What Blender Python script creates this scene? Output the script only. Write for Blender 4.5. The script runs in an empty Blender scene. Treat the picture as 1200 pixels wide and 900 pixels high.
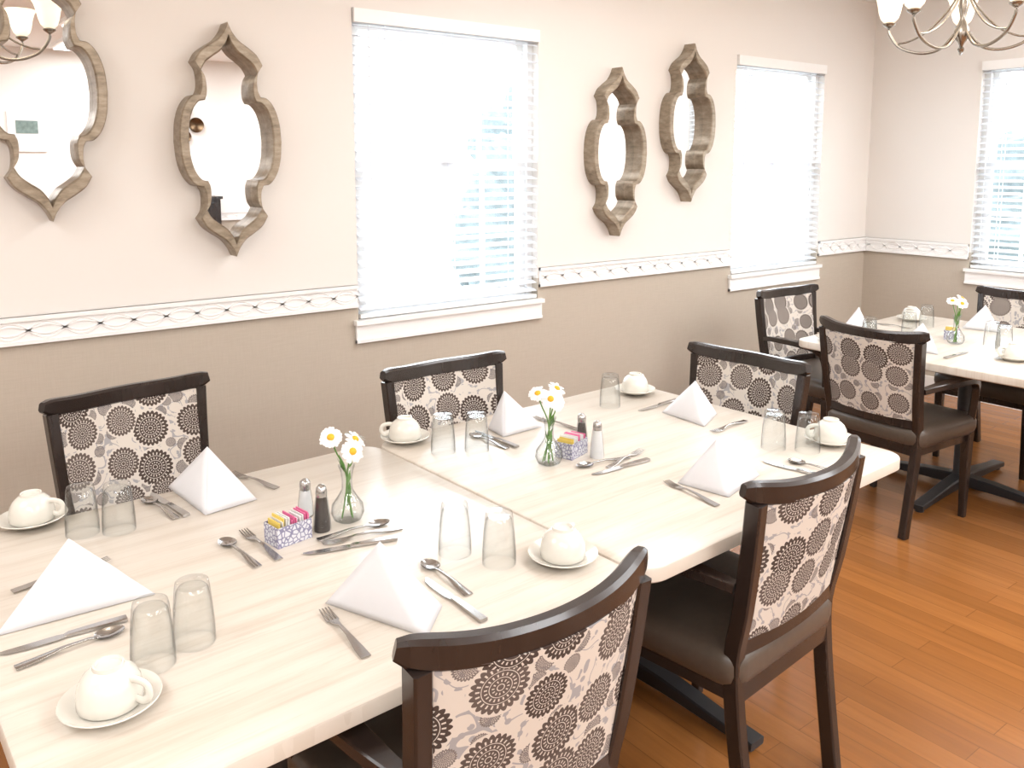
import bpy, math, random
from mathutils import Vector, Matrix
random.seed(4)
pi=math.pi
scene=bpy.context.scene
COL=scene.collection
W=3.484; L=6.034; ZC=2.786; XR=-2.0; YN=-3.0
RB=.974; RT=1.076; ZS=.912; ZT=2.303
try: scene.view_settings.view_transform='Standard'
except Exception: pass

# ---------------------------------------------------------------- materials
class NT:
    def __init__(s,name):
        s.m=bpy.data.materials.new(name); s.m.use_nodes=True; s.t=s.m.node_tree
        s.t.nodes.clear(); s.out=s.n('ShaderNodeOutputMaterial')
    def n(s,t,**k):
        nd=s.t.nodes.new(t)
        for a,b in k.items(): setattr(nd,a,b)
        return nd
    def l(s,a,b): s.t.links.new(a,b)
    def val(s,sock,v):
        if isinstance(v,bpy.types.NodeSocket): s.l(v,sock)
        else: sock.default_value=v
    def m_(s,op,a,b=None,c=None,clamp=False):
        nd=s.n('ShaderNodeMath',operation=op); nd.use_clamp=clamp
        s.val(nd.inputs[0],a)
        if b is not None: s.val(nd.inputs[1],b)
        if c is not None: s.val(nd.inputs[2],c)
        return nd.outputs[0]
    def mix(s,f,a,b):
        nd=s.n('ShaderNodeMix',data_type='RGBA'); s.val(nd.inputs[0],f)
        for i,v in ((6,a),(7,b)):
            if isinstance(v,bpy.types.NodeSocket): s.l(v,nd.inputs[i])
            else: nd.inputs[i].default_value=(*v,1)
        return nd.outputs[2]
    def coord(s,kind='Object',scale=(1,1,1),loc=(0,0,0),rot=(0,0,0)):
        if kind=='Position': o=s.n('ShaderNodeNewGeometry').outputs['Position']
        else: o=s.n('ShaderNodeTexCoord').outputs[kind]
        mp=s.n('ShaderNodeMapping'); mp.inputs['Scale'].default_value=scale; mp.inputs['Location'].default_value=loc; mp.inputs['Rotation'].default_value=rot
        s.l(o,mp.inputs[0]); return mp.outputs[0]
    def noise(s,v,scale,detail=3,rough=.5,dim='3D'):
        nd=s.n('ShaderNodeTexNoise'); nd.noise_dimensions=dim; s.l(v,nd.inputs['Vector']); nd.inputs['Scale'].default_value=scale
        nd.inputs['Detail'].default_value=detail; nd.inputs['Roughness'].default_value=rough; return nd.outputs[0]
    def ramp(s,f,stops):
        nd=s.n('ShaderNodeValToRGB'); s.l(f,nd.inputs[0]); e=nd.color_ramp.elements
        while len(e)<len(stops): e.new(.5)
        for el,(p,c) in zip(e,stops): el.position=p; el.color=(*c,1)
        return nd.outputs[0]
    def bsdf(s,color=(.8,.8,.8),rough=.5,metal=0,spec=.5,coat=0,bump=None,bs=.2,bd=.002,emis=None,es=0,trans=0,sheen=0):
        b=s.n('ShaderNodeBsdfPrincipled')
        if isinstance(color,bpy.types.NodeSocket): s.l(color,b.inputs['Base Color'])
        else: b.inputs['Base Color'].default_value=(*color,1)
        s.val(b.inputs['Roughness'],rough); b.inputs['Metallic'].default_value=metal
        b.inputs['Specular IOR Level'].default_value=spec; b.inputs['Coat Weight'].default_value=coat
        b.inputs['Transmission Weight'].default_value=trans
        b.inputs['Sheen Weight'].default_value=sheen
        if emis: b.inputs['Emission Color'].default_value=(*emis,1); b.inputs['Emission Strength'].default_value=es
        if bump is not None:
            bp=s.n('ShaderNodeBump'); bp.inputs['Strength'].default_value=bs; bp.inputs['Distance'].default_value=bd
            s.l(bump,bp.inputs['Height']); s.l(bp.outputs[0],b.inputs['Normal'])
        s.l(b.outputs[0],s.out.inputs[0]); return s.m

def simple(name,c,r=.5,metal=0,spec=.5,var=.06,sc=30,**k):
    t=NT(name); v=t.coord(); nz=t.noise(v,sc)
    a=tuple(x*(1-var) for x in c); b=tuple(min(1,x*(1+var)) for x in c)
    return t.bsdf(t.mix(nz,a,b),r,metal,spec,**k)

def m_wall():
    t=NT('wall_paint_and_wallcovering')
    p=t.n('ShaderNodeNewGeometry').outputs['Position']
    sp=t.n('ShaderNodeSeparateXYZ'); t.l(p,sp.inputs[0])
    up=t.m_('GREATER_THAN',sp.outputs[2],1.02)
    v1=t.coord('Position',scale=(14,14,260)); v2=t.coord('Position',scale=(260,260,14))
    n1=t.noise(v1,1,2); n2=t.noise(v2,1,2)
    g=t.m_('MULTIPLY',t.m_('ADD',n1,n2),.5)
    low=t.ramp(g,[(.35,(.485,.425,.35)),(.65,(.52,.46,.385))])
    n3=t.noise(t.coord('Position'),2.5,2)
    hi=t.mix(n3,(.79,.755,.715),(.81,.775,.735))
    c=t.mix(up,low,hi)
    return t.bsdf(c,.75,spec=.25,bump=g,bs=.04)
def m_floor():
    t=NT('wood_plank_floor'); v=t.coord('Position',rot=(0,0,pi/2))
    br=t.n('ShaderNodeTexBrick'); t.l(v,br.inputs['Vector']); br.offset=.37; br.squash=1
    br.inputs['Scale'].default_value=1; br.inputs['Brick Width'].default_value=.95; br.inputs['Row Height'].default_value=.085
    br.inputs['Mortar Size'].default_value=.0012; br.inputs['Mortar Smooth'].default_value=.1; br.inputs['Bias'].default_value=0
    br.inputs['Color1'].default_value=(.0,.0,.0,1); br.inputs['Color2'].default_value=(1,1,1,1); br.inputs['Mortar'].default_value=(.5,.5,.5,1)
    base=t.ramp(br.outputs[0],[(0,(.245,.090,.021)),(.5,(.29,.108,.026)),(1,(.345,.134,.034))])
    g=t.noise(t.coord('Position',scale=(40,2.2,1)),1,5,.6)
    g2=t.noise(t.coord('Position',scale=(9,1.5,1)),1,3)
    c=t.mix(t.m_('MULTIPLY',t.m_('SUBTRACT',g,.3,clamp=True),1.1),base,(.14,.046,.012))
    c=t.mix(t.m_('MULTIPLY',g2,.3),c,(.39,.17,.050))
    c=t.mix(t.m_('MULTIPLY',br.outputs['Fac'],.6),c,(.11,.04,.012))
    return t.bsdf(c,.24,spec=.5,bump=t.m_('SUBTRACT',g,br.outputs['Fac']),bs=.08)
def m_table():
    t=NT('travertine_laminate'); v=t.coord('Object',scale=(1.6,26,1))
    n=t.noise(v,1,6,.62); n2=t.noise(t.coord('Object',scale=(4,90,1)),1,4,.6); n3=t.noise(t.coord('Object',scale=(.8,5,1)),1,3)
    a=t.ramp(n,[(.3,(.50,.43,.35)),(.47,(.585,.525,.45)),(.68,(.635,.58,.51))])
    a=t.mix(t.m_('MULTIPLY',t.m_('GREATER_THAN',n2,.58),.26),a,(.43,.36,.28))
    a=t.mix(t.m_('MULTIPLY',n3,.3),a,(.64,.59,.525))
    return t.bsdf(a,.28,spec=.5,bump=n2,bs=.03)
def m_fabric():
    t=NT('medallion_fabric')
    tc=t.n('ShaderNodeTexCoord').outputs['Object']; sp=t.n('ShaderNodeSeparateXYZ'); t.l(tc,sp.inputs[0])
    rnd=t.n('ShaderNodeObjectInfo').outputs['Random']
    def layer(S,rand,ox,Rmin,Rvar):
        cb=t.n('ShaderNodeCombineXYZ')
        t.l(t.m_('MULTIPLY_ADD',sp.outputs[0],S,t.m_('MULTIPLY_ADD',rnd,7.0,ox)),cb.inputs[0])
        t.l(t.m_('MULTIPLY_ADD',sp.outputs[2],S,t.m_('MULTIPLY_ADD',rnd,3.0,ox*.7)),cb.inputs[1])
        vo=t.n('ShaderNodeTexVoronoi'); vo.voronoi_dimensions='2D'; t.l(cb.outputs[0],vo.inputs['Vector']); vo.inputs['Scale'].default_value=1; vo.inputs['Randomness'].default_value=rand
        sb=t.n('ShaderNodeVectorMath',operation='SUBTRACT'); t.l(cb.outputs[0],sb.inputs[0]); t.l(vo.outputs['Position'],sb.inputs[1])
        s2=t.n('ShaderNodeSeparateXYZ'); t.l(sb.outputs[0],s2.inputs[0])
        hs=t.n('ShaderNodeSeparateColor'); t.l(vo.outputs['Color'],hs.inputs[0])
        R=t.m_('MULTIPLY_ADD',hs.outputs[0],Rvar,Rmin)
        r=t.m_('DIVIDE',vo.outputs['Distance'],R)
        a=t.m_('ARCTAN2',s2.outputs[1],s2.outputs[0])
        return r,a,hs.outputs[1],cb.outputs[0]
    def band(r,lo,hi): return t.m_('MULTIPLY',t.m_('GREATER_THAN',r,lo),t.m_('LESS_THAN',r,hi))
    def med(r,a):
        def cosn(k): return t.m_('COSINE',t.m_('MULTIPLY',a,k))
        m=t.m_('LESS_THAN',r,.99)
        def cut(m,g): return t.m_('SUBTRACT',m,g,clamp=True)
        m=cut(m,band(r,.10,.13))
        m=cut(m,t.m_('MULTIPLY',band(r,.20,.28),t.m_('GREATER_THAN',cosn(12),.5)))
        m=cut(m,band(r,.35,.375))
        m=cut(m,t.m_('MULTIPLY',band(r,.42,.52),t.m_('GREATER_THAN',cosn(20),.5)))
        m=cut(m,band(r,.59,.615))
        m=cut(m,t.m_('MULTIPLY',band(r,.65,.78),t.m_('GREATER_THAN',cosn(24),.55)))
        m=cut(m,t.m_('GREATER_THAN',r,t.m_('MULTIPLY_ADD',t.m_('ABSOLUTE',cosn(12)),.13,.84)))
        return m
    r1,a1,h1,cv=layer(8.3,.5,1.3,.37,.13)
    r2,a2,h2,cv2=layer(14.0,.8,5.1,.22,.14)
    M1=med(r1,a1); M2=med(r2,a2)
    outside=t.m_('GREATER_THAN',r1,1.06)
    nz=t.noise(cv,1.4,1,dim='2D')
    fr=t.m_('ABSOLUTE',t.m_('SUBTRACT',t.m_('FRACT',t.m_('MULTIPLY',nz,5)),.5))
    vine=t.m_('LESS_THAN',fr,.06)
    vor=t.n('ShaderNodeTexVoronoi'); vor.voronoi_dimensions='2D'; t.l(cv,vor.inputs['Vector']); vor.inputs['Scale'].default_value=5.5
    leaf=t.m_('LESS_THAN',vor.outputs['Distance'],.28)
    cream=(.62,.57,.51)
    leafm=t.m_('MULTIPLY',t.m_('MULTIPLY',leaf,outside),t.m_('LESS_THAN',fr,.26))
    c=t.mix(t.m_('MULTIPLY',t.m_('MAXIMUM',vine,leafm),outside),cream,(.35,.34,.345))
    c=t.mix(t.m_('MULTIPLY',M2,outside),c,(.19,.165,.155))
    c=t.mix(M1,c,t.mix(h1,(.065,.046,.039),(.125,.098,.085)))
    w=t.noise(t.coord('Object',scale=(500,500,500)),1,1)
    return t.bsdf(c,.85,spec=.2,bump=w,bs=.15,bd=.001)
def m_darkwood():
    t=NT('espresso_wood'); n=t.noise(t.coord('Object',scale=(30,30,6)),1,4)
    return t.bsdf(t.mix(n,(.013,.008,.007),(.030,.020,.016)),.25,spec=.5,coat=.1)
def m_frame():
    t=NT('antiqued_silver_wood'); n=t.noise(t.coord('Object',scale=(14,14,40)),1,6,.65); n2=t.noise(t.coord('Object'),7,3)
    c=t.ramp(n,[(.3,(.165,.125,.08)),(.5,(.31,.25,.18)),(.7,(.45,.38,.29))])
    c=t.mix(t.m_('MULTIPLY',n2,.3),c,(.25,.215,.17))
    return t.bsdf(c,.38,metal=.3,bump=n,bs=.2)
def m_glass(name='clear_glass',edge=.40,base=.05,k=.6):
    t=NT(name); tr=t.n('ShaderNodeBsdfTransparent')
    lw=t.n('ShaderNodeLayerWeight'); lw.inputs[0].default_value=.5
    fp=t.m_('POWER',lw.outputs['Facing'],4)
    t.l(t.mix(fp,(.975,.985,.985),(edge,edge*1.02,edge*1.03)),tr.inputs[0])
    gl=t.n('ShaderNodeBsdfGlossy'); gl.inputs['Roughness'].default_value=.03
    mx=t.n('ShaderNodeMixShader'); t.l(t.m_('MULTIPLY_ADD',fp,k,base,clamp=True),mx.inputs[0]); t.l(tr.outputs[0],mx.inputs[1]); t.l(gl.outputs[0],mx.inputs[2])
    t.l(mx.outputs[0],t.out.inputs[0]); return t.m
def m_blind():
    t=NT('white_blind_slat'); b=t.n('ShaderNodeBsdfPrincipled'); b.inputs['Roughness'].default_value=.4
    n=t.noise(t.coord(),3); t.l(t.mix(n,(.90,.91,.93),(.93,.945,.96)),b.inputs['Base Color'])
    tr=t.n('ShaderNodeBsdfTranslucent'); tr.inputs[0].default_value=(.88,.93,1,1)
    mx=t.n('ShaderNodeMixShader'); mx.inputs[0].default_value=.3; t.l(b.outputs[0],mx.inputs[1]); t.l(tr.outputs[0],mx.inputs[2]); t.l(mx.outputs[0],t.out.inputs[0]); return t.m
def m_packet():
    t=NT('printed_carton'); v=t.coord('Object',scale=(1,1,1)); vo=t.n('ShaderNodeTexVoronoi'); t.l(v,vo.inputs[0]); vo.inputs['Scale'].default_value=90; vo.feature='DISTANCE_TO_EDGE'
    return t.bsdf(t.mix(t.m_('LESS_THAN',vo.outputs[0],.10),(.62,.63,.67),(.22,.21,.32)),.4)

MW=m_wall(); MF=m_floor(); MT=m_table(); MFAB=m_fabric(); MDW=m_darkwood(); MFR=m_frame(); MG=m_glass(); MPK=m_packet()
MWG=m_glass('window_glass',.95,.02,.2)
MWHITE=simple('white_trim_paint',(.90,.90,.89),.35,var=.02)
MCEIL=simple('ceiling_paint',(.88,.88,.87),.9,var=.02)
MBLIND=m_blind()
MLEA=simple('brown_leather',(.080,.062,.048),.34,var=.15,sc=60)
MCHINA=simple('cream_china',(.68,.655,.59),.18,var=.02,coat=.3)
MNAP=simple('white_napkin_cloth',(.70,.70,.72),.85,var=.02,spec=.2)
MSTEEL=simple('stainless_steel',(.46,.45,.44),.18,metal=1,var=.04)
MBLK=simple('black_cast_iron',(.016,.016,.018),.4,var=.2)
MPET=simple('daisy_petal',(.78,.78,.76),.6,var=.03)
MYEL=simple('daisy_center',(.70,.39,.02),.7,var=.2,sc=300)
MGRN=simple('stem_green',(.11,.26,.045),.5,var=.3)
MDKG=simple('pepper_fill',(.05,.04,.035),.3,var=.3,sc=400)
MSALT=simple('salt_fill',(.66,.66,.66),.5)
MPINK=simple('pink_packet',(.70,.16,.32),.5); MYP=simple('yellow_packet',(.72,.54,.12),.5); MWP=simple('white_packet',(.72,.72,.70),.5)
MBRASS=simple('brushed_bronze_nickel',(.34,.31,.27),.25,metal=1)
MBRONZE=simple('dark_bronze',(.13,.085,.05),.35,metal=1,var=.3)
tt=NT('mirror_silver'); MMIR=tt.bsdf((.80,.81,.82),.01,metal=1)
tt=NT('frosted_shade'); MSHADE=tt.bsdf((.9,.87,.8),.4,emis=(1,.86,.64),es=1.0)
tt=NT('fill_panel_glow'); MFILL=tt.bsdf((.9,.9,.9),.5,emis=(1,.99,.98),es=3)  # glowing face of the added fill panels

# ---------------------------------------------------------------- mesh builder
class MB:
    def __init__(s): s.v=[];s.f=[];s.m=[];s.mats=[];s.X=Matrix.Identity(4)
    def mi(s,mat):
        if mat not in s.mats: s.mats.append(mat)
        return s.mats.index(mat)
    def add(s,vs,fs,mat):
        o=len(s.v); s.v+= [tuple(s.X@Vector(v)) for v in vs]; i=s.mi(mat)
        for f in fs: s.f.append(tuple(o+k for k in f)); s.m.append(i)
    def box(s,a,b,mat):
        x0,y0,z0=a;x1,y1,z1=b
        s.add([(x0,y0,z0),(x1,y0,z0),(x1,y1,z0),(x0,y1,z0),(x0,y0,z1),(x1,y0,z1),(x1,y1,z1),(x0,y1,z1)],
              [(0,3,2,1),(4,5,6,7),(0,1,5,4),(1,2,6,5),(2,3,7,6),(3,0,4,7)],mat)
    def loft(s,rings,mat,cap0=True,cap1=True,closed=True):
        n=len(rings[0]); vs=[p for r in rings for p in r]; fs=[]
        for i in range(len(rings)-1):
            for j in range(n if closed else n-1):
                k=(j+1)%n; fs.append((i*n+j,i*n+k,(i+1)*n+k,(i+1)*n+j))
        if cap0: fs.append(tuple(reversed(range(n))))
        if cap1: fs.append(tuple((len(rings)-1)*n+j for j in range(n)))
        s.add(vs,fs,mat)
    def sweep(s,pts,sizes,mat,up=(0,0,1),bev=0.25,round_=False,seg=10):
        P=[Vector(p) for p in pts]; rings=[]; n=len(P)
        if not isinstance(sizes[0],(tuple,list)): sizes=[sizes]*n
        upv=Vector(up)
        for i,p in enumerate(P):
            t=(P[min(i+1,n-1)]-P[max(i-1,0)]).normalized()
            a=t.cross(upv)
            if a.length<1e-4: a=t.cross(Vector((0,1,0)))
            a.normalize(); b=a.cross(t).normalized(); w,h=sizes[i]
            if round_: r=[p+a*(w*math.cos(2*pi*k/seg))+b*(h*math.sin(2*pi*k/seg)) for k in range(seg)]
            else:
                q=min(w,h)*bev
                r=[p+a*x+b*y for x,y in [(w-q,-h),(w,-h+q),(w,h-q),(w-q,h),(-w+q,h),(-w,h-q),(-w,-h+q),(-w+q,-h)]]
            rings.append([tuple(x) for x in r])
        s.loft(rings,mat)
    def tube(s,pts,r,mat,seg=8):
        s.sweep(pts,[(q,q) for q in (r if isinstance(r,(list,tuple)) else [r]*len(pts))],mat,round_=True,seg=seg)
    def lathe(s,prof,mat,c=(0,0,0),seg=28,cap0=True,cap1=True):
        s.loft([[(c[0]+r*math.cos(2*pi*k/seg),c[1]+r*math.sin(2*pi*k/seg),c[2]+z) for k in range(seg)] for r,z in prof],mat,cap0,cap1)
    def mesh(s,name,ang=35):
        me=bpy.data.meshes.new(name); me.from_pydata(s.v,[],s.f); me.update()
        for m in s.mats: me.materials.append(m)
        me.polygons.foreach_set('material_index',s.m); me.polygons.foreach_set('use_smooth',[True]*len(s.f))
        me.set_sharp_from_angle(angle=math.radians(ang)); me.update(); return me
    def obj(s,name,loc=(0,0,0),rz=0,ang=35):
        return put(s.mesh(name,ang),name,loc,rz)
def put(me,name,loc=(0,0,0),rz=0,scale=1):
    o=bpy.data.objects.new(name,me); COL.objects.link(o); o.location=loc; o.rotation_euler=(0,0,rz); o.scale=(scale,)*3; return o
def rr(w,d,r,n=6,z=0,f=None):
    pts=[]
    for cx,cy,a0 in ((w/2-r,d/2-r,0),(-w/2+r,d/2-r,pi/2),(-w/2+r,-d/2+r,pi),(w/2-r,-d/2+r,1.5*pi)):
        for k in range(n+1):
            a=a0+pi/2*k/n; x,y=cx+r*math.cos(a),cy+r*math.sin(a)
            if f: x*=f(y)
            pts.append((x,y,z))
    return pts
def smooth_pts(P,n=6):
    out=[];Q=[Vector(p) for p in P]; Q=[Q[0]*2-Q[1]]+Q+[Q[-1]*2-Q[-2]]
    for i in range(1,len(Q)-2):
        for k in range(n):
            t=k/n;a,b,c,d=Q[i-1:i+3]
            out.append(.5*((2*b)+(c-a)*t+(2*a-5*b+4*c-d)*t*t+(3*b-a-3*c+d)*t**3))
    out.append(Q[-2]); return [tuple(v) for v in out]

# ---------------------------------------------------------------- room
def wall_with_holes(name,axis,pos,thick,a0,a1,holes,z0=0,z1=ZC):
    mb=MB()
    def bx(p0,p1,zz0,zz1):
        lo,hi=min(pos,pos+thick),max(pos,pos+thick)
        if axis=='y': mb.box((p0,lo,zz0),(p1,hi,zz1),MW)
        else: mb.box((lo,p0,zz0),(hi,p1,zz1),MW)
    cur=a0
    for h0,h1 in sorted(holes):
        bx(cur,h0,z0,z1); bx(h0,h1,z0,ZS-.02); bx(h0,h1,ZT,z1); cur=h1
    bx(cur,a1,z0,z1); return mb.obj(name)
TH=.14
WIN_L=[(1.783,2.841),(4.448,5.413)]; WIN_R=[(1.70,2.708)]
wall_with_holes('wall_left','y',W,TH,XR-TH,L+TH,WIN_L)
wall_with_holes('wall_right','x',L,TH,YN,W,WIN_R)
wall_with_holes('wall_near','y',YN,-TH,XR-TH,L+TH,[])
wall_with_holes('wall_rear','x',XR,-TH,YN,W,[])
mb=MB(); mb.box((XR-TH,YN-TH,-.1),(L+TH,W+TH,0),MF); mb.obj('floor')
mb=MB(); mb.box((XR-TH,YN-TH,ZC),(L+TH,W+TH,ZC+.1),MCEIL); mb.obj('ceiling')

def rail_run(name,length,mat4):
    mb=MB(); mb.X=mat4
    mb.box((0,0,RB),(length,.014,RT),MWHITE)
    for z,h,d in ((RT-.008,.008,.024),(RB+.007,.007,.02)): mb.box((0,0,z-h),(length,d,z+h),MWHITE)
    per=.24; zc=(RB+RT)/2
    n=max(4,int(length/.012))
    for amp,ph,r in ((.031,0,.0045),(.031,pi,.0045),(.017,0,.003),(.017,pi,.003)):
        P=[(length*i/n,.0135,zc+amp*math.sin(2*pi*length*i/n/per+ph)) for i in range(n+1)]
        mb.sweep(P,(.0042,r),MWHITE)
    return mb.obj(name)
def Mx(x,y,rz): return Matrix.Translation((x,y,0))@Matrix.Rotation(rz,4,'Z')
k=1
for a,b in ((XR,1.775),(2.849,4.440),(5.421,L)):
    rail_run('trim_%d'%k,b-a,Mx(b,W,pi)); k+=1
for a,b in ((YN,1.692),(2.716,W-.02)):
    rail_run('trim_%d'%k,b-a,Mx(L,a,pi/2)); k+=1
rail_run('trim_%d'%k,L-XR,Mx(XR,YN,0)); k+=1
def bb(name,a,b):
    mb=MB(); mb.box(a,b,MWHITE); mb.obj(name)
bb('baseboard_left',(XR,W-.014,0),(L,W,.11)); bb('baseboard_right',(L-.014,YN,0),(L,W-.014,.11)); bb('baseboard_near',(XR,YN,0),(L-.014,YN+.014,.11)); bb('baseboard_rear',(XR,YN+.014,0),(XR+.014,W-.014,.11))

def window(name,width,X):
    e=bpy.data.objects.new(name,None); COL.objects.link(e)
    def part(mb,n):
        o=mb.obj(n); o.parent=e; return o
    H=ZT-ZS
    mb=MB(); mb.X=X
    for a,b in (((0,.05,ZS-.02),(.035,.13,ZT)),((width-.035,.05,ZS-.02),(width,.13,ZT)),((.035,.05,ZT-.035),(width-.035,.13,ZT)),((.035,.05,ZS-.02),(width-.035,.13,ZS+.02))): mb.box(a,b,MWHITE)
    zm=ZS+H*.505
    for z0,z1,y0 in ((ZS+.02,zm+.02,.065),(zm-.02,ZT-.035,.09)):
        y1=y0+.03; st=.042; x0=.035;x1=width-.035
        mb.box((x0,y0,z0),(x0+st,y1,z1),MWHITE); mb.box((x1-st,y0,z0),(x1,y1,z1),MWHITE)
        mb.box((x0+st,y0,z0),(x1-st,y1,z0+st),MWHITE); mb.box((x0+st,y0,z1-st),(x1-st,y1,z1),MWHITE)
        gx0=x0+st;gx1=x1-st
        for i in range(1,4):
            xx=gx0+(gx1-gx0)*i/4; mb.box((xx-.010,y0+.006,z0+st),(xx+.010,y1-.006,z1-st),MWHITE)
        zz=(z0+z1)/2; mb.box((gx0,y0+.005,zz-.010),(gx1,y1-.005,zz+.010),MWHITE)
        mb.box((gx0,y0+.013,z0+st),(gx1,y0+.016,z1-st),MWG)
    mb.box((width/2-.03,.05,zm+.018),(width/2+.03,.07,zm+.03),MBLK)
    part(mb,'sash')
    mb=MB(); mb.X=X
    mb.box((-.025,-.032,ZS-.022),(width+.025,.05,ZS),MWHITE); mb.box((-.018,-.016,ZS-.105),(width+.018,-.001,ZS-.022),MWHITE)
    mb.box((-.018,-.022,ZS-.105),(width+.018,-.001,ZS-.09),MWHITE)
    part(mb,'sill')
    mb=MB(); mb.X=X
    mb.box((.004,-.018,ZT-.062),(width-.004,.045,ZT-.002),MWHITE)
    mb.box((.01,-.004,ZS+.006),(width-.01,.046,ZS+.024),MWHITE)
    n=31; z0=ZS+.05; z1=ZT-.075
    for i in range(n):
        z=z0+(z1-z0)*i/(n-1); tl=.007
        P=[]
        for yy,dz in ((-.004,-tl),(.010,-tl*.3+.0015),(.021,.0025),(.032,tl*.3+.0015),(.046,tl)): P.append((yy,z+dz))
        r0=[(.01,y,zz+.0013) for y,zz in P]+[(.01,y,zz-.0013) for y,zz in reversed(P)]
        r1=[(width-.01,y,zz) for _,y,zz in r0]
        mb.loft([r0,r1],MBLIND)
    for xx in (.16,width/2,width-.16):
        for yy in (-.006,.048): mb.box((xx-.0015,yy-.001,ZS+.02),(xx+.0015,yy+.001,ZT-.06),MBLIND)
    mb.tube([(.07,-.022,ZT-.07),(.07,-.022,ZT-.75)],.003,MBLIND,6)
    part(mb,'blinds')
    return e
window('window_1',WIN_L[0][1]-WIN_L[0][0],Matrix.Translation((WIN_L[0][0],W,0)))
window('window_2',WIN_L[1][1]-WIN_L[1][0],Matrix.Translation((WIN_L[1][0],W,0)))
window('window_3',WIN_R[0][1]-WIN_R[0][0],Matrix.Translation((L,WIN_R[0][1],0))@Matrix.Rotation(-pi/2,4,'Z'))

# ---------------------------------------------------------------- mirrors
def mirror_mesh():
    hw,hh=.205,.4625
    segs=[[(0,1),(.07,.93),(.20,.855),(.38,.80),(.55,.74),(.66,.66)],[(.66,.66),(.57,.60),(.54,.52),(.55,.44),(.60,.385)],[(.60,.385),(.74,.37),(.88,.29),(.97,.16),(1,0)]]
    q=[]
    for s in segs:
        p=smooth_pts([(a*hw,b*hh,0) for a,b in s],5)
        q+= p if not q else p[1:]
    q=[(a,b) for a,b,_ in q]
    full=q+[(a,-b) for a,b in reversed(q[:-1])]
    full=full+[(-a,b) for a,b in reversed(full[1:-1])]
    inn=[(a*(hw-.036)/hw,b*(hh-.055)/hh) for a,b in full]
    def ring(pts,y): return [(a,y,b) for a,b in pts]
    def lerp(p,q,t): return [(a+(c-a)*t,b+(d-b)*t) for (a,b),(c,d) in zip(p,q)]
    mb=MB(); D=.085
    mb.loft([ring(full,0),ring(full,-D+.006),ring(lerp(full,inn,.12),-D),ring(lerp(full,inn,.85),-D),ring(inn,-D+.006),ring(inn,-.012)],MFR,False,False)
    hq=(len(full))//2
    right=[inn[i] for i in range(hq+1)]
    vs=[];fs=[]
    for a,b in right: vs+=[(a,-.014,b),(-a,-.014,b)]
    for i in range(len(right)-1):
        fs.append((2*i,2*i+1,2*i+3,2*i+2))
    mb.add(vs,fs,MMIR)
    return mb.mesh('quatrefoil_wall_mirror',30)
mm=mirror_mesh()
for x,z in ((.55,1.88),(1.205,1.712),(3.365,1.685),(3.955,1.86)): put(mm,'quatrefoil_wall_mirror',(x,W,z))

# ---------------------------------------------------------------- chair
def chair_mesh(arms=True):
    mb=MB()
    def py(z): return -.195-.055*max(0,(z-.47)/.4)
    def px(z): return .212+.022*max(0,(z-.47)/.4)
    for s in (1,-1):
        P=[(s*.205,-.245,0),(s*.207,-.222,.16),(s*.21,-.2,.33),(s*.212,-.193,.47),(s*px(.6),py(.6)-.004,.6),(s*px(.75),py(.75)-.004,.75),(s*px(.875),py(.875),.875)]
        mb.sweep(smooth_pts(P,3),(.017,.021),MDW,up=(0,1,0))
        mb.sweep([(s*.225,.205,0),(s*.225,.205,.25),(s*.225,.205,.41)],[(.014,.014),(.019,.019),(.022,.022)],MDW,up=(0,1,0))
        if not arms: continue
        A=smooth_pts([(s*.228,-.20,.655),(s*.25,-.10,.668),(s*.262,.03,.672),(s*.262,.13,.665),(s*.258,.185,.64),(s*.248,.205,.58),(s*.238,.207,.49),(s*.232,.205,.40)],4)
        sz=[]
        for i in range(len(A)):
            t=i/(len(A)-1); w=.016+.012*math.sin(pi*min(1,t*1.7)) ; sz.append((w,.0125+.004*t))
        mb.sweep(A,sz,MDW,up=(0,.25,1))
    mb.loft([rr(.455,.43,.02,3,.365,lambda y:1+.12*y),rr(.455,.43,.02,3,.42,lambda y:1+.12*y)],MDW)
    S=[(.47,.45,.40),(.492,.466,.415),(.50,.474,.435),(.50,.474,.46),(.488,.462,.478),(.455,.43,.489),(.38,.35,.494),(.2,.18,.496)]
    f=lambda y:1+.16*y
    mb.loft([[(x,y+.015,z) for x,y,z in rr(w,d,.05 if w>.3 else .04,5,h,f)] for w,d,h in S],MLEA)
    nu,nv=18,10
    def surf(u,v,o):
        z=.515+v*.355; bul=.018+.04*v
        return (u*(px(z)-.012),py(z)-bul*(1-u*u)+o,z)
    fr=[[surf(-1+2*i/nu,j/nv,.016) for i in range(nu+1)] for j in range(nv+1)]
    bk=[[surf(-1+2*i/nu,j/nv,-.014) for i in range(nu+1)] for j in range(nv+1)]
    rings=[fr[j]+list(reversed(bk[j])) for j in range(nv+1)]
    mb.loft(rings,MFAB)
    P=[(u*(px(.5)),py(.5)-.018*(1-u*u),.503) for u in [-1+i/6 for i in range(13)]]
    mb.sweep(P,(.016,.022),MDW)
    P=[];sz=[]
    for i in range(33):
        u=-1+i/16; x=u*.262; y=-.302+.070*abs(u)**1.9; z=.883+.022*abs(u)**3.5
        e=max(0,abs(u)-.72)/.28; e=math.sqrt(max(0,1-e**3*.85))
        P.append((x,y,z)); sz.append((.017*(.5+.5*e),.027*(e*.75+.25)))
    mb.sweep(P,sz,MDW,bev=.45)
    return mb.mesh('dining_chair',40)
cm=chair_mesh(); cm0=chair_mesh(False)
def chair(mx,my,fx,fy,arms=True,d=.236):
    l=math.hypot(fx,fy);fx/=l;fy/=l
    put(cm if arms else cm0,'dining_chair',(mx+fx*d,my+fy*d,0),math.atan2(-fx,fy))
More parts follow.
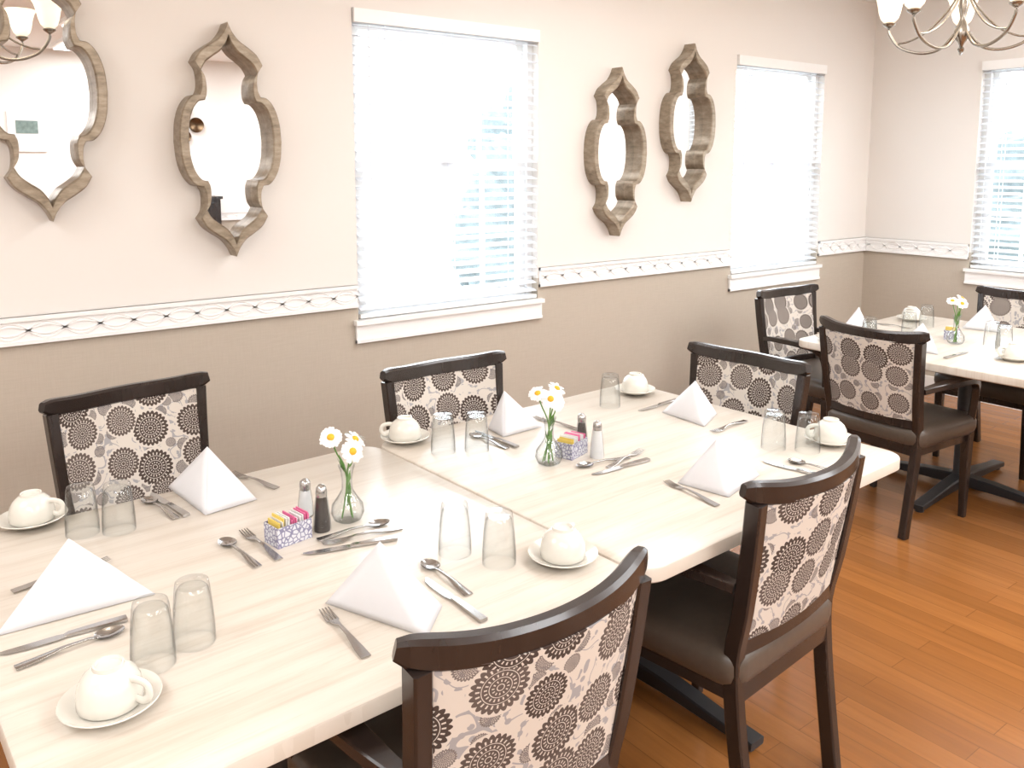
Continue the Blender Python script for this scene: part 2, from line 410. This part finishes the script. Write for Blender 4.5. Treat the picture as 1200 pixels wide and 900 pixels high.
for c in ((.645,2.84,.154,-.988,False),(1.64,2.528,0,-1,False),(2.605,1.957,-1,-.06),(.844,1.043,0,1),(1.765,1.143,-.087,.996),(3.53,1.98,1,-.05),(4.2,2.875,-.06,-1),(5.13,1.99,-1,0),(4.32,.97,0,1)): chair(*c)

# ---------------------------------------------------------------- tables
def table(cx,cy,w,d,rz):
    mb=MB(); r=.07; t=.038; z=.75
    Rg=[]
    for ins,zz in ((.006,z-t),(.0,z-t+.005),(0,z-.006),(.002,z-.002),(.006,z)): Rg.append(rr(w-2*ins,d-2*ins,r-ins,8,zz))
    mb.loft(Rg,MT)
    mb.box((-.30,-.30,z-t-.02),(.30,.30,z-t),MBLK)
    mb.lathe([(.055,.03),(.05,.07),(.038,.09),(.038,z-t-.03),(.06,z-t-.02)],MBLK,seg=24)
    for k in range(4):
        a=k*pi/2; c,s=math.cos(a),math.sin(a)
        P=[(c*q,s*q,h) for q,h in ((.0,.055),(.15,.05),(.35,.034),(.47,.026))]
        mb.sweep(P,[(.035,.03),(.032,.024),(.028,.016),(.03,.012)],MBLK)
        mb.lathe([(.02,0),(.02,.014)],MBLK,c=(c*.44,s*.44,0),seg=12)
    mb.obj('dining_table',(cx,cy,0),rz)
phi=.039
def R(X,Y):
    X-=1.4;Y-=2.3; c,s=math.cos(phi),math.sin(phi); return (1.4+c*X-s*Y,2.3+s*X+c*Y)
yf,yn,xs,xe,xl=2.335,1.202,1.231,2.422,.080
c1=R((xl+xs)/2,(yf+yn)/2); c2=R((xs+xe)/2,(yf+yn)/2)
table(*c1,xs-xl-.005,yf-yn,phi); table(*c2,xe-xs-.005,yf-yn,phi)
table(4.30,1.90,1.2,1.2,.04)

# ---------------------------------------------------------------- tableware
TZ=.75
def glass_mesh():
    mb=MB()
    prof=[(.0375,0),(.0372,.03),(.0345,.07),(.031,.108),(.029,.118),(.024,.12),(.002,.1195)]
    inn=[(.002,.107),(.024,.108),(.0285,.102),(.033,.07),(.0357,.03),(.036,0)]
    mb.lathe(prof,MG,cap0=False,cap1=True,seg=32)
    mb.lathe(inn,MG,cap0=True,cap1=False,seg=32)
    return mb.mesh('drinking_glass',50)
gm=glass_mesh()
def cup_mesh():
    mb=MB()
    mb.lathe([(.035,0),(.04,.003),(.055,.008),(.074,.017),(.078,.020),(.077,.022),(.055,.012),(.04,.008),(.001,.007)],MCHINA,seg=40,cap0=True)
    o=[(.0475,.011),(.0505,.014),(.0505,.030),(.0475,.047),(.040,.061),(.030,.070),(.0245,.073),(.0235,.079),(.0205,.079),(.019,.074),(.001,.073)]
    mb.lathe(o,MCHINA,seg=36,cap0=True)
    P=smooth_pts([(.047,0,.027),(.063,0,.024),(.074,0,.036),(.070,0,.052),(.054,0,.058),(.039,0,.057)],5)
    mb.sweep(P,(.0065,.0042),MCHINA,up=(0,1,0),round_=True)
    return mb.mesh('cup_and_saucer',45)
um=cup_mesh()
def fork_mesh():
    mb=MB()
    P=[(0,0,.003),(.03,0,.004),(.08,0,.009),(.115,0,.009),(.135,0,.005),(.15,0,.003)]
    mb.sweep(P,[(.0095,.0012),(.009,.0014),(.004,.0018),(.003,.0018),(.007,.0013),(.0115,.001)],MSTEEL)
    for k in range(4):
        y=(-1.5+k)*.0066
        mb.sweep([(.148,y,.003),(.17,y*.97,.0035),(.195,y*.93,.007)],[(.0022,.001),(.002,.001),(.001,.0008)],MSTEEL)
    return mb.mesh('fork',40)
def spoon_mesh():
    mb=MB()
    P=[(0,0,.003),(.03,0,.004),(.08,0,.009),(.12,0,.008),(.135,0,.005)]
    mb.sweep(P,[(.0095,.0012),(.009,.0014),(.004,.0018),(.003,.0018),(.004,.0015)],MSTEEL)
    rings=[]
    for j in range(9):
        t=j/8; s=math.sin(pi*t/2)
        rings.append([(.157+.027*s*math.cos(a)*1.0,.0195*s*math.sin(a)*(1-.12*math.cos(a)),.0015+.0065*s**2.2) for a in [2*pi*k/20 for k in range(20)]])
    rings[0]=[(.157+.0006*math.cos(a),.0006*math.sin(a),.0015) for a in [2*pi*k/20 for k in range(20)]]
    mb.loft(rings,MSTEEL,True,False)
    mb.loft([[(x,y,z-.001) for x,y,z in r] for r in rings],MSTEEL,True,False)
    return mb.mesh('spoon',60)
def knife_mesh():
    mb=MB()
    mb.sweep([(0,0,.005),(.04,0,.005),(.10,0,.005),(.108,0,.004)],[(.009,.0035),(.0085,.004),(.0065,.0035),(.005,.002)],MSTEEL)
    mb.sweep([(.105,0,.004),(.12,.001,.004),(.17,.001,.003),(.2,0,.003),(.215,-.004,.003)],[(.006,.001),(.0095,.0008),(.0095,.0008),(.0075,.0008),(.002,.0006)],MSTEEL)
    return mb.mesh('table_knife',40)
fm,sm,km=fork_mesh(),spoon_mesh(),knife_mesh()
def cut(me,name,head,tail):
    put(me,name,(tail[0],tail[1],TZ),math.atan2(head[1]-tail[1],head[0]-tail[0]))
def napkin(P1,F,P2,h=.135,lean=(0,0)):
    P1,F,P2=[Vector((a,b,0)) for a,b in (P1,F,P2)]
    c=(P1+F+P2)/3; o=Vector((c.x,c.y,TZ+.001)); P1-=c;F-=c;P2-=c
    A=Vector((lean[0],lean[1],h)); mb=MB()
    def tri(a,b,cc,puff,n=10):
        nrm=(b-a).cross(cc-a).normalized(); vs=[];fs=[];idx={}
        for i in range(n+1):
            for j in range(n+1-i):
                u,v=i/n,j/n; w=1-u-v
                p=a*w+b*u+cc*v+nrm*(puff*27*u*v*w); p.z=max(p.z,.0005)
                idx[i,j]=len(vs); vs.append(tuple(p))
        for i in range(n):
            for j in range(n-i):
                fs.append((idx[i,j],idx[i+1,j],idx[i,j+1]))
                if i+j<n-1: fs.append((idx[i+1,j],idx[i+1,j+1],idx[i,j+1]))
        mb.add(vs,fs,MNAP)
    B=(P1+P2)*.5*.25
    tri(A,P1,F,.007); tri(A,F,P2,.007)
    tri(A*.985,B+(P1-B)*.96,B,-.004); tri(A*.985,B,B+(P2-B)*.96,-.004)
    k=.93
    tri(A*.97,P1*k,F*k,.003); tri(A*.97,F*k,P2*k,.003)
    ob=mb.obj('folded_napkin',o,0,25)
    sd=ob.modifiers.new('cloth','SOLIDIFY'); sd.thickness=.0016; sd.offset=0
def daisy(mb,c,nrm,r=.028):
    z=Vector(nrm).normalized(); q=z.to_track_quat('Z','Y').to_matrix().to_4x4(); old=mb.X; mb.X=old@Matrix.Translation(c)@q
    n=19
    for k in range(n):
        a=2*pi*k/n+random.uniform(-.05,.05); ca,sa=math.cos(a),math.sin(a); rl=r*random.uniform(.9,1.05); dz=random.uniform(-.003,.003)
        pts=[]
        for t,w in ((.2,.0018),(.5,.0038),(.8,.0046),(.95,.0034),(1,.001)):
            pts.append((t*rl,w,.002+dz*t-.004*t*t))
        vs=[(x*ca-y*sa,x*sa+y*ca,z_) for x,y,z_ in pts]+[(x*ca+y*sa,x*sa-y*ca,z_) for x,y,z_ in pts]
        mb.add(vs,[(i,i+1,6+i,5+i) for i in range(4)],MPET)
    mb.lathe([(.0095,0),(.009,.003),(.006,.0055),(.001,.0065)],MYEL,seg=14)
    mb.X=old
def vase(x,y,fl):
    mb=MB()
    o=[(.024,0),(.034,.006),(.041,.022),(.038,.042),(.024,.062),(.014,.08),(.0125,.10),(.0155,.125),(.021,.142)]
    mb.lathe(o,MG,cap0=True,cap1=False,seg=32)
    mb.lathe([(max(.002,r-.002),z+(.005 if i==0 else 0)) for i,(r,z) in enumerate(o)],MG,cap0=True,cap1=False,seg=32)
    for (dx,dy,dz,nx,ny,nz) in fl:
        base=(random.uniform(-.015,.015),random.uniform(-.015,.015),.008)
        P=smooth_pts([base,(base[0]*.2,base[1]*.2,.07),(dx*.12,dy*.12,.13),(dx*.7,dy*.7,dz-.035),(dx,dy,dz)],5)
        mb.tube(P,.002,MGRN,6); daisy(mb,(dx,dy,dz),(nx,ny,nz))
    for k in range(9):
        a=random.uniform(0,6.28); c,s_=math.cos(a),math.sin(a); z0=random.uniform(.02,.13)
        rad=.012 if z0<.1 else .022
        vs=[(0,0,z0),(c*rad*.6+s_*.007,s_*rad*.6-c*.007,z0+.02),(c*rad*1.1,s_*rad*1.1,z0+.045),(c*rad*.6-s_*.007,s_*rad*.6+c*.007,z0+.02)]
        mb.add(vs,[(0,1,2,3)],MGRN)
    return mb.obj('daisy_bud_vase',(x,y,TZ),0,60)
def shaker(name,x,y,fill,tall):
    mb=MB()
    if tall:
        mb.lathe([(.019,0),(.0195,.01),(.017,.04),(.0135,.075),(.012,.085)],fill,seg=16)
        mb.lathe([(.0135,.085),(.014,.095),(.012,.106),(.007,.113),(.001,.115)],MSTEEL,seg=20)
        mb.lathe([(.0215,0),(.0215,.01),(.019,.04),(.0155,.075),(.0135,.086)],MG,seg=16,cap0=False,cap1=False)
    else:
        mb.lathe([(.017,.002),(.0165,.03),(.012,.062),(.0105,.066)],fill,seg=12)
        mb.lathe([(.0195,0),(.019,.03),(.0145,.065),(.012,.07)],MG,seg=12,cap0=True,cap1=False)
        mb.lathe([(.0135,.068),(.014,.078),(.0125,.088),(.007,.094),(.001,.0955)],MSTEEL,seg=20)
    mb.obj(name,(x,y,TZ),0,40)
def caddy(x,y,rz):
    mb=MB(); w,d,h,t=.045,.030,.048,.002
    mb.box((-w,-d,0),(w,d,.003),MPK)
    for a,b in (((-w,-d,.003),(w,-d+t,h)),((-w,d-t,.003),(w,d,h)),((-w,-d+t,.003),(-w+t,d-t,h)),((w-t,-d+t,.003),(w,d-t,h))): mb.box(a,b,MPK)
    xx=-w+.006
    while xx<w-.006:
        m=(MYP,MWP,MPINK,MWP,MPINK)[min(4,int((xx+w)/(2*w)*5))]; hh=random.uniform(.055,.066); lean=random.uniform(-.003,.005)
        mb.add([(xx,-d+.005,.004),(xx,d-.005,.004),(xx+lean,d-.005,hh),(xx+lean,-d+.005,hh),(xx+.0022,-d+.005,.004),(xx+.0022,d-.005,.004),(xx+lean+.0022,d-.005,hh),(xx+lean+.0022,-d+.005,hh)],[(0,1,2,3),(7,6,5,4),(3,2,6,7),(0,3,7,4),(1,5,6,2)],m)
        xx+=.0042
    mb.obj('sugar_packet_caddy',(x,y,TZ),rz,30)

for x,y in ((.365,2.153),(.438,2.118),(1.01,1.53),(1.06,1.43),(.35,1.49),(.43,1.52),(1.36,2.12),(1.45,2.07),(2.11,2.17),(2.19,1.53),(2.25,1.45),(4.53,2.235),(4.30,2.21),(4.30,1.80),(4.24,1.72),(3.95,2.23),(3.86,2.18),(4.62,1.72)):
    put(gm,'drinking_glass',(x,y,TZ),random.uniform(0,6))
for x,y,a in ((.28,2.29,-.6),(1.18,1.355,.5),(.262,1.405,-.9),(1.32,2.28,2.6),(2.31,2.24,.3),(2.372,1.45,2.5),(4.65,2.38,1),(4.06,1.60,2.5),(3.80,2.34,1.2),(4.72,1.52,.4)):
    put(um,'cup_and_saucer',(x,y,TZ),a)
napkin((.61,2.33),(.63,2.08),(.77,2.10),.145,(.0,.0))
napkin((.68,1.50),(.775,1.27),(.86,1.35),.155,(-.03,.01))
napkin((.14,1.76),(.42,1.745),(.34,1.92),.135,(-.02,0))
napkin((1.60,2.22),(1.59,2.12),(1.76,2.13),.14,(-.03,0))
napkin((2.20,2.00),(2.19,1.80),(2.34,1.87),.13)
napkin((1.73,1.51),(1.76,1.36),(1.96,1.41),.135,(-.01,.01))
napkin((4.02,2.44),(4.10,2.32),(4.22,2.40),.13); napkin((3.86,2.06),(3.90,1.86),(4.04,1.95),.13); napkin((4.64,2.1),(4.68,1.92),(4.80,2.02),.13); napkin((4.2,1.5),(4.3,1.38),(4.42,1.48),.13)
vase(.90,1.84,[(-.035,.01,.215,-.3,-.6,.6),(.02,-.01,.205,.3,-.5,.8),(.0,-.035,.185,.0,-.8,.4),(.04,.03,.20,.5,.3,.8)])
vase(1.55,1.845,[(-.035,.01,.215,-.5,-.3,.8),(.02,-.01,.225,.1,-.5,.8),(.0,-.035,.195,.0,-.8,.4),(.045,.02,.22,.5,.1,.8),(-.02,-.03,.205,-.5,-.5,.5)])
vase(4.21,1.93,[(-.035,.01,.215,-.5,-.3,.8),(.02,-.01,.225,.1,-.5,.8),(.045,.02,.20,.5,.1,.8),(-.02,-.03,.205,-.5,-.5,.5)])
caddy(.74,1.825,.15); caddy(1.655,1.865,.3); caddy(4.32,2.0,.3)
shaker('salt_shaker',.83,1.93,MSALT,False); shaker('pepper_shaker',.825,1.825,MDKG,True)
shaker('pepper_shaker',1.755,1.93,MDKG,False); shaker('salt_shaker',1.70,1.80,MSALT,True)
for m,n,h,t in ((fm,'fork',(.665,1.48),(.655,1.28)),(km,'table_knife',(.89,1.47),(.89,1.25)),(sm,'spoon',(.93,1.53),(.925,1.35)),
    (sm,'spoon',(.615,1.91),(.63,1.73)),(fm,'fork',(.67,1.93),(.68,1.735)),(sm,'spoon',(.97,1.765),(.79,1.775)),(fm,'fork',(.80,1.745),(.98,1.715)),(km,'table_knife',(.74,1.725),(.94,1.67)),
    (km,'table_knife',(.56,2.31),(.59,2.10)),(sm,'spoon',(.535,2.30),(.565,2.10)),(fm,'fork',(.785,2.32),(.84,2.14)),
    (km,'table_knife',(.137,1.685),(.35,1.675)),(sm,'spoon',(.335,1.64),(.155,1.62)),(fm,'fork',(.386,1.965),(.19,1.93)),
    (fm,'fork',(1.84,1.755),(1.66,1.71)),(km,'table_knife',(1.60,1.695),(1.80,1.685)),(sm,'spoon',(1.60,1.765),(1.77,1.735)),
    (fm,'fork',(1.71,1.54),(1.69,1.34)),(fm,'fork',(1.80,2.22),(1.83,2.03)),(km,'table_knife',(1.55,2.22),(1.56,2.01)),(sm,'spoon',(1.52,2.2),(1.53,2.02)),
    (km,'table_knife',(2.16,2.06),(2.36,2.07)),(fm,'fork',(2.16,1.74),(2.35,1.755)),(sm,'spoon',(2.13,1.40),(2.14,1.25)),(km,'table_knife',(2.06,1.47),(2.09,1.26)),
    (fm,'fork',(4.40,2.25),(4.40,2.44)),(km,'table_knife',(3.90,2.32),(3.90,2.46)),(fm,'fork',(4.02,2.12),(3.84,2.11)),(km,'table_knife',(4.05,1.80),(3.84,1.80))):
    cut(m,n,h,t)

# ---------------------------------------------------------------- chandeliers
def chandelier(x,y,zb):
    mb=MB(); top=ZC-zb
    mb.lathe([(.001,0),(.012,.006),(.016,.018),(.008,.03),(.014,.045),(.032,.07),(.036,.10),(.02,.135),(.012,.16),(.018,.19),(.024,.22),(.014,.27),(.010,.36),(.018,.40),(.008,.43)],MBRASS,seg=20)
    mb.tube([(0,0,.42),(0,0,top-.02)],.005,MBRASS,8); mb.lathe([(.06,top-.025),(.055,top-.01),(.06,top)],MBRASS,seg=24)
    for k in range(5):
        a=2*pi*k/5+.45; c,s=math.cos(a),math.sin(a)
        for prof in ([(.025,.10),(.09,.03),(.18,.015),(.28,.05),(.335,.12),(.34,.165)],[(.02,.28),(.07,.20),(.15,.12),(.23,.08),(.29,.07)]):
            P=smooth_pts([(c*r,s*r,z) for r,z in prof],5); mb.tube(P,.0075 if prof[0][1]<.2 else .005,MBRASS,8)
        mb.lathe([(.008,.15),(.03,.165),(.032,.172),(.012,.18)],MBRASS,c=(c*.34,s*.34,0),seg=18)
        pr=[(.024,.178),(.040,.195),(.050,.225),(.056,.26),(.066,.295),(.078,.315)]
        mb.lathe(pr,MSHADE,c=(c*.34,s*.34,0),seg=24,cap0=True,cap1=False)
        mb.lathe([(r-.003,z+.002) for r,z in pr],MSHADE,c=(c*.34,s*.34,0),seg=24,cap0=False,cap1=False)
    o=mb.obj('chandelier',(x,y,zb),0,50)
    ld=bpy.data.lights.new('chandelier_bulb','POINT'); ld.energy=8; ld.color=(1,.86,.68); ld.shadow_soft_size=.12
    lo=bpy.data.objects.new('bulb',ld); COL.objects.link(lo); lo.parent=o; lo.location=(0,0,.36+.05)
chandelier(4.18,1.98,2.14); chandelier(.55,1.75,2.14)

def fill_panel(x,y,e,s=1.1):  # fill light added on the ceiling out of view, to brighten the room
    mb=MB(); mb.box((-s/2-.03,-s/2-.03,ZC-.03),(s/2+.03,s/2+.03,ZC),MWHITE); mb.box((-s/2,-s/2,ZC-.034),(s/2,s/2,ZC-.03),MFILL)
    o=mb.obj('added_fill_panel',(x,y,0))
    ld=bpy.data.lights.new('fill_panel_lamp','AREA'); ld.shape='SQUARE'; ld.size=s; ld.energy=e; ld.color=(.955,.978,1)
    lo=bpy.data.objects.new('fill_panel_lamp',ld); COL.objects.link(lo); lo.parent=o; lo.location=(0,0,ZC-.04)
for x,y,e in ((-.8,-.4,38),(2.0,-.5,38),(4.6,-.5,48),(-.4,-2.1,44),(2.2,-2.1,44),(4.6,-2.1,46),(2.7,2.0,18),(-1.2,2.0,22),(5.2,1.0,26)): fill_panel(x,y,e)

# ---------------------------------------------------------------- far side of the room (seen in the mirrors)
mb=MB(); mb.box((-.17,0,-.2),(.17,.02,.2),MWHITE); mb.box((-.155,.02,-.185),(.155,.022,.185),MWP); mb.box((-.10,.022,-.02),(.10,.024,.11),simple('print_green_gray',(.16,.22,.20),.5,var=.6,sc=25))
mb.obj('framed_print',(1.42,YN,1.95))
for x,z,r in ((2.95,2.22,.10),(3.10,2.06,.085),(2.97,1.93,.07)):
    mb=MB(); mb.X=Matrix.Rotation(-pi/2,4,'X'); mb.lathe([(r*.3,0),(r*.6,.01),(r,.045),(r*.98,.05),(r*.6,.02),(.001,.012)],MBRONZE,seg=32); mb.obj('round_wall_plate',(x,YN,z),0,60)
mb=MB(); mb.box((0,0,.08),(.35,.42,1.24),MDW); mb.box((-.02,-.0,1.24),(.37,.44,1.27),MDW)
for i in (0,1):
    mb.box((.01+.17*i,.42,.12),(.17+.17*i,.435,1.20),MDW); mb.lathe([(.012,0),(.012,.02)],MBRASS,c=(.15+.05*i,.45,.66),seg=10)
for a in ((.02,.03),(.27,.03),(.02,.34),(.27,.34)): mb.box((a[0],a[1],0),(a[0]+.06,a[1]+.06,.08),MDW)
mb.obj('tall_cabinet',(2.85,YN+.03,0))

# ---------------------------------------------------------------- outdoors
mg=simple('pale_bounce_ground',(.58,.59,.57),.9,var=.1,sc=2); mh=simple('foliage',(.115,.14,.145),.9,var=.6,sc=6)
mb=MB(); mb.box((-40,-40,-.6),(60,60,-.5),mg); mb.obj('bounce_ground')  # outdoor ground, made pale to bounce daylight up onto the blinds
def bush(name,x,y,z,r):
    import bmesh
    bm=bmesh.new(); bmesh.ops.create_icosphere(bm,subdivisions=4,radius=1)
    for v in bm.verts:
        n=v.co.normalized(); f=1+.14*math.sin(7*n.x+x)*math.sin(6*n.y+y)+.10*math.sin(15*n.z+9*n.x); v.co=Vector((n.x*r[0]*f,n.y*r[1]*f,n.z*r[2]*f))
    me=bpy.data.meshes.new(name); bm.to_mesh(me); bm.free(); me.materials.append(mh); put(me,name,(x,y,z))
bush('garden_shrub',8.9,11.5,.3,(1.0,1.0,1.7)); bush('garden_shrub',20,24,1.6,(2.5,2.4,3.0)); bush('garden_shrub',17,6.0,.6,(1.5,2,1.6))

wd=bpy.data.worlds.new('sky'); scene.world=wd; wd.use_nodes=True; nt=wd.node_tree; nt.nodes.clear()
o=nt.nodes.new('ShaderNodeOutputWorld'); b=nt.nodes.new('ShaderNodeBackground'); b.inputs[0].default_value=(.90,.95,1,1); b.inputs[1].default_value=9.5; nt.links.new(b.outputs[0],o.inputs[0])

# ---------------------------------------------------------------- camera
psi,th,f,pyc=.917,.127,998.84,320.25
cd=bpy.data.cameras.new('camera'); cam=bpy.data.objects.new('camera',cd); COL.objects.link(cam); scene.camera=cam
d=Vector((math.cos(psi)*math.cos(th),math.sin(psi)*math.cos(th),-math.sin(th))); r=Vector((math.sin(psi),-math.cos(psi),0)); u=r.cross(d)
m=Matrix(((r.x,u.x,-d.x,0),(r.y,u.y,-d.y,0),(r.z,u.z,-d.z,1.62),(0,0,0,1))); cam.matrix_world=m
cd.sensor_fit='HORIZONTAL'; cd.sensor_width=36; cd.lens=36*f/1200; cd.shift_y=(pyc-450)/1200; cd.clip_start=.05
